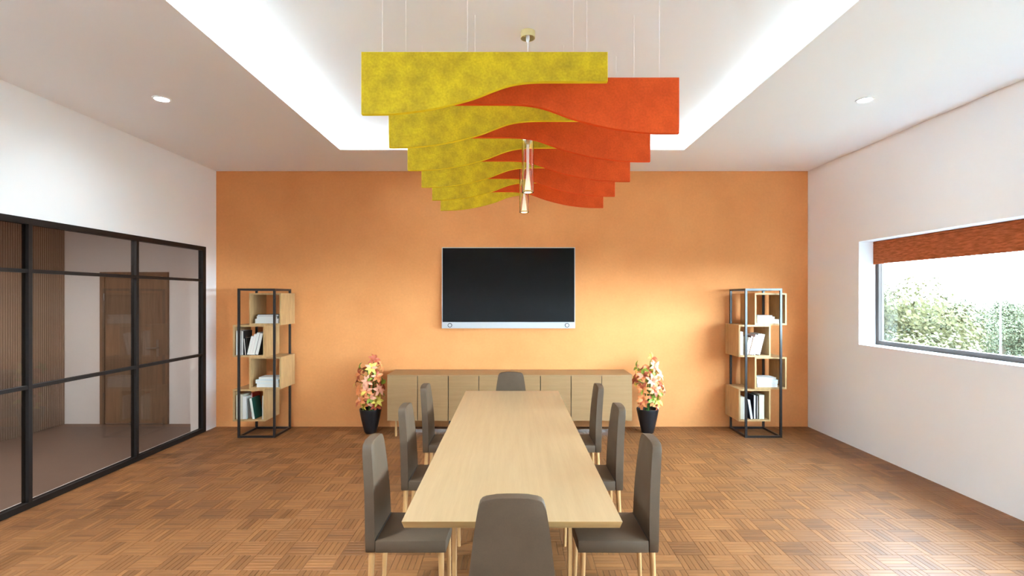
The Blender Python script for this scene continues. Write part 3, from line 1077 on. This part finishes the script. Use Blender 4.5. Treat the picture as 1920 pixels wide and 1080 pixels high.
# ------------------------------------------------------------------ potted plants
def leaf_mesh(mat_, L_=0.098, W_=0.046):
    bm = bmesh.new()
    rows = [(0.0, 0.10), (0.25, 0.75), (0.5, 1.0), (0.75, 0.68), (1.0, 0.0)]
    prev = None
    for s_, w in rows:
        x = s_ * L_
        zz = 0.018 * math.sin(s_ * math.pi * 0.9) - 0.020 * s_ * s_
        mid = bm.verts.new((x, 0, zz))
        if w > 0:
            l_ = bm.verts.new((x, -w * W_ / 2, zz + 0.006 * w))
            r_ = bm.verts.new((x, w * W_ / 2, zz + 0.006 * w))
        else:
            l_ = r_ = None
        if prev:
            pm, pl, pr = prev
            if l_:
                bm.faces.new((pm, pl, l_, mid)); bm.faces.new((pr, pm, mid, r_))
            else:
                bm.faces.new((pm, pl, mid)); bm.faces.new((pr, pm, mid))
        prev = (mid, l_, r_)
    me = finish(bm, True, 60)
    me.materials.append(MATS[mat_])
    return me
LEAF = {k_: leaf_mesh('leaf_' + k_) for k_ in ('yellow', 'orange', 'pink', 'rust', 'green')}
bm = bmesh.new()
add_lathe(bm, [(0.0, -0.004), (0.007, -0.002), (0.008, 0.004), (0.0, 0.010)], 8)
core_me = finish(bm); core_me.materials.append(MATS['leaf_rust'])
bm = bmesh.new()
add_lathe(bm, [(0.0, 0.0), (0.066, 0.0), (0.074, 0.006), (0.092, 0.08), (0.112, 0.17), (0.130, 0.26), (0.136, 0.295), (0.1345, 0.304),
               (0.127, 0.303), (0.122, 0.288), (0.117, 0.265), (0.0, 0.264)], 40)
pot_me = finish(bm, True, 40); pot_me.materials.append(MATS['pot_black'])
bm = bmesh.new()
add_lathe(bm, [(0.0, 0.276), (0.06, 0.274), (0.118, 0.268), (0.114, 0.2645), (0.0, 0.2645)], 28)
soil_me = finish(bm); soil_me.materials.append(MATS['soil'])

def plant(x, y, label, sd, heads):
    rg = random.Random(sd)
    p = thing('potted_plant', label, 'potted plant', (x, y, 0), 0, 'potted plants beside the sideboards')
    link('pot', pot_me, None, p)
    link('soil', soil_me, None, p)
    stems = []
    for a, r_, hz in ((0.4, 0.022, 0.90), (2.6, 0.024, 0.78), (4.6, 0.022, 0.70)):
        bm = bmesh.new()
        px, py = math.cos(a) * r_, math.sin(a) * r_
        tx, ty = px * 1.8, py * 1.6
        add_tube(bm, (px, py, 0.268), ((px + tx) / 2, (py + ty) / 2, 0.55), 0.011, 0.009, 8)
        add_tube(bm, ((px + tx) / 2, (py + ty) / 2, 0.55), (tx, ty, hz), 0.009, 0.004, 8)
        obj('stem', bm, 'stem_green', p)
        stems.append((px, py, tx, ty, hz))
    for dx, dy, dz, pal in heads:
        c = Vector((dx, dy, dz))
        st = min(stems, key=lambda s_: (s_[2] - dx) ** 2 + (s_[3] - dy) ** 2 + max(0, dz - s_[4]) ** 2 * 4)
        bm = bmesh.new()
        zs_ = min(st[4] - 0.02, max(0.32, dz - 0.05))
        f_ = (zs_ - 0.268) / (st[4] - 0.268)
        add_tube(bm, (st[0] + (st[2] - st[0]) * f_, st[1] + (st[3] - st[1]) * f_, zs_), (dx, dy, dz), 0.004, 0.003, 6)
        obj('twig', bm, 'stem_green', p)
        out = Vector((dx * 1.2, dy * 1.4 - 0.02, 0.035 + rg.uniform(-0.01, 0.03)))
        if out.length < 0.02:
            out = Vector((0, -0.5, 1))
        q = out.normalized().to_track_quat('Z', 'Y')
        w = link('leaf_whorl', core_me, None, p, c)
        w.rotation_mode = 'QUATERNION'
        w.rotation_quaternion = q
        n_ = rg.choice((6, 7, 7))
        ph = rg.uniform(0, 6)
        for i in range(n_):
            k_ = pal if rg.random() < 0.62 else rg.choice(('yellow', 'orange', 'pink', 'rust', 'green'))
            sc = rg.uniform(0.78, 1.05)
            lf = link('leaf', LEAF[k_], None, w, (0, 0, 0), (rg.uniform(-.15, .15), -rg.uniform(0.05, 0.5), ph + 2 * math.pi * i / n_ + rg.uniform(-.12, .12)))
            lf.scale = (sc, sc, sc)
    return p
S_ = 0.00669
def heads_left():
    pts = [(332, 185, -0.02, 'rust'), (320, 262, -0.08, 'yellow'), (290, 385, -0.12, 'pink'), (372, 348, -0.08, 'orange'),
           (212, 325, -0.06, 'rust'), (178, 405, -0.02, 'orange'), (207, 485, -0.08, 'orange'), (285, 478, -0.13, 'orange'),
           (392, 478, -0.08, 'pink'), (405, 430, -0.02, 'rust'), (222, 590, -0.09, 'orange'), (310, 560, -0.10, 'green'),
           (368, 596, -0.07, 'yellow'), (200, 275, 0.0, 'green'), (255, 300, 0.04, 'rust'), (385, 245, 0.02, 'orange'),
           (330, 420, 0.08, 'green'), (240, 430, 0.08, 'rust'), (380, 530, 0.06, 'green'), (262, 545, 0.03, 'yellow'),
           (300, 330, 0.10, 'orange'), (345, 640, -0.05, 'rust'), (255, 640, -0.03, 'yellow')]
    return [((u - 296) / 5.4 * S_, dy, 1.70 - (640 + v_ / 5.4 - 557) * S_, c) for u, v_, dy, c in pts]
def heads_right():
    pts = [(330, 175, -0.02, 'rust'), (340, 245, -0.08, 'pink'), (300, 290, -0.06, 'green'), (310, 380, -0.13, 'pink'),
           (240, 340, -0.08, 'rust'), (180, 390, -0.02, 'rust'), (230, 470, -0.09, 'orange'), (395, 340, -0.06, 'pink'),
           (335, 470, -0.12, 'orange'), (440, 480, -0.02, 'pink'), (395, 440, -0.06, 'rust'), (235, 580, -0.09, 'orange'),
           (385, 530, -0.06, 'green'), (375, 590, -0.07, 'yellow'), (320, 560, -0.08, 'green'), (200, 270, 0.0, 'green'),
           (260, 300, 0.05, 'orange'), (365, 300, 0.03, 'yellow'), (330, 420, 0.09, 'rust'), (250, 430, 0.08, 'orange'),
           (290, 520, 0.05, 'yellow'), (360, 640, -0.05, 'orange'), (245, 630, -0.04, 'orange')]
    return [((u - 296) / 5.4 * S_, dy, 1.70 - (640 + v_ / 5.4 - 557) * S_, c) for u, v_, dy, c in pts]
plant(-1.774, 6.42, 'orange and yellow leaved plant in a black pot left of the sideboards', 3, heads_left())
plant(1.700, 6.42, 'orange and yellow leaved plant in a black pot right of the sideboards', 5, heads_right())

# ------------------------------------------------------------------ outside the window
GZ = -5.0
bm = bmesh.new()
add_box(bm, XO + 0.3, 260, -120, 260, GZ - 0.4, GZ)
struct(obj('ground', bm, 'ground_grass'), 'pale grassy ground below the window')
crown_me = []
def crown(seed, mat_, n_=15000, rad=2.4, hz=2.6, leaf=0.085):
    rg = random.Random(seed)
    bm = bmesh.new()
    cl = []
    for _ in range(26):
        a, u = rg.uniform(0, 6.283), rg.uniform(-0.8, 1)
        rr = math.sqrt(max(0, 1 - u * u)) * rg.uniform(0.45, 0.85)
        cl.append((Vector((math.cos(a) * rr * rad, math.sin(a) * rr * rad, u * hz * 0.75)), rg.uniform(0.6, 1.15)))
    for _ in range(n_):
        c, r_ = rg.choice(cl)
        d = Vector((rg.gauss(0, 1), rg.gauss(0, 1), rg.gauss(0, 1))).normalized()
        p = c + d * r_ * rg.uniform(0.7, 1.05)
        n1 = (d + Vector((rg.uniform(-.7, .7), rg.uniform(-.7, .7), rg.uniform(-.4, .8)))).normalized()
        a1 = n1.orthogonal().normalized() * leaf * rg.uniform(0.5, 1.0)
        b1 = n1.cross(a1).normalized() * leaf * rg.uniform(0.4, 0.7)
        bm.faces.new([bm.verts.new(p + a1), bm.verts.new(p + b1), bm.verts.new(p - a1), bm.verts.new(p - b1)])
    me = bpy.data.meshes.new('crown')
    bm.to_mesh(me); bm.free()
    me.materials.append(MATS[mat_])
    return me
CROWNS = {'y': crown(1, 'foliage_yellowgreen'), 'o': crown(2, 'foliage_olive'), 'b': crown(3, 'foliage_bright')}
bm = bmesh.new()
add_tube(bm, (0, 0, 0), (0.1, 0.05, 1.0), 0.22, 0.12, 8)
trunk_me = finish(bm); trunk_me.materials.append(MATS['bark'])
def tree(X, d, ztop, s, kind, label, group=None):
    """X is where the tree stands sideways as a fraction of its distance d."""
    x, y = X * d, d
    t_ = thing('tree', label, 'tree', (x, y, GZ), rng.uniform(0, 6.28), group)
    hc = ztop - GZ - 2.9 * s
    tr = link('trunk', trunk_me, None, t_)
    tr.scale = (s, s, hc)
    c = link('crown', CROWNS[kind], None, t_, (0.1, 0.05, hc))
    c.scale = (s, s, s * 1.05)
tree(0.765, 17, 2.6, 1.0, 'y', 'tall yellow-green tree at the left edge of the window view')
tree(0.70, 25, 2.1, 1.0, 'o', 'olive tree behind the window edge left of the tallest tree')
tree(0.815, 28, 1.7, 1.1, 'y', 'yellow-green tree just right of the tallest one outside the window')
tree(0.85, 20, -1.5, 0.55, 'b', 'small bright green tree low in front of the dark olive trees')
tree(0.91, 22.5, -1.3, 0.7, 'b', 'bright green bush-like tree left of the street lamp')
for X, d, zt, s, w in ((0.88, 38, 1.75, 0.95, 'left'), (1.12, 33, 1.5, 1.0, 'middle'), (1.32, 34, 1.5, 1.05, 'right')):
    tree(X, d, zt, s, 'o', 'olive tree, %s one of the nearer distant row outside the window' % w, 'nearer distant row of trees')
for X, d, zt, s, w in ((0.76, 46, 1.5, 1.2, 'left'), (0.96, 47, 1.8, 1.2, 'middle'), (1.13, 45, 1.7, 1.2, 'right')):
    tree(X, d, zt, s, 'o', 'olive tree, %s one of the farthest olive row outside the window' % w, 'farthest row of trees')
for X, d, zt, s, w in ((0.86, 58, 1.6, 1.4, 'left'), (1.02, 59, 1.8, 1.4, 'right')):
    tree(X, d, zt, s, 'y', 'pale tree closing the horizon, %s one of two, outside the window' % w, 'horizon trees')
tree(1.10, 22, -1.2, 0.75, 'y', 'low yellow-green tree right of the street lamp')
lp = thing('street_lamp', 'tall thin grey street lamp standing among the trees outside', 'street lamp', (0.954 * 24, 24, GZ))
bm = bmesh.new()
add_tube(bm, (0, 0, 0), (0, 0, 4.0), 0.06, 0.055, 10)
add_tube(bm, (0, 0, 4.0), (0, 0, 6.95), 0.045, 0.035, 10)
add_tube(bm, (0, 0, 6.93), (-0.12, 0, 7.02), 0.03, 0.025, 8)
add_tube(bm, (-0.12, 0, 7.02), (-0.36, 0, 7.03), 0.025, 0.02, 8)
obj('pole', bm, 'lamp_post_grey', lp)
bm = bmesh.new()
add_box(bm, -0.62, -0.34, -0.07, 0.07, 7.0, 7.05)
bevel_all(bm, 0.02, 1)
obj('lamp_head', bm, 'lamp_post_grey', lp)
hs = thing('house', 'low house with a reddish brown roof behind the street lamp', 'house', (0.985 * 27.5, 27.5, GZ), math.radians(-45))
boxobj('wall', (-1.5, 1.5, -1.0, 1.0, 0, 2.3), 'house_wall', hs)
bm = bmesh.new()
add_prism(bm, [(-1.75, 2.25), (1.75, 2.25), (0, 3.1)], 2.4)
for v in bm.verts:
    v.co.y -= 1.2
obj('roof', bm, 'house_roof', hs)
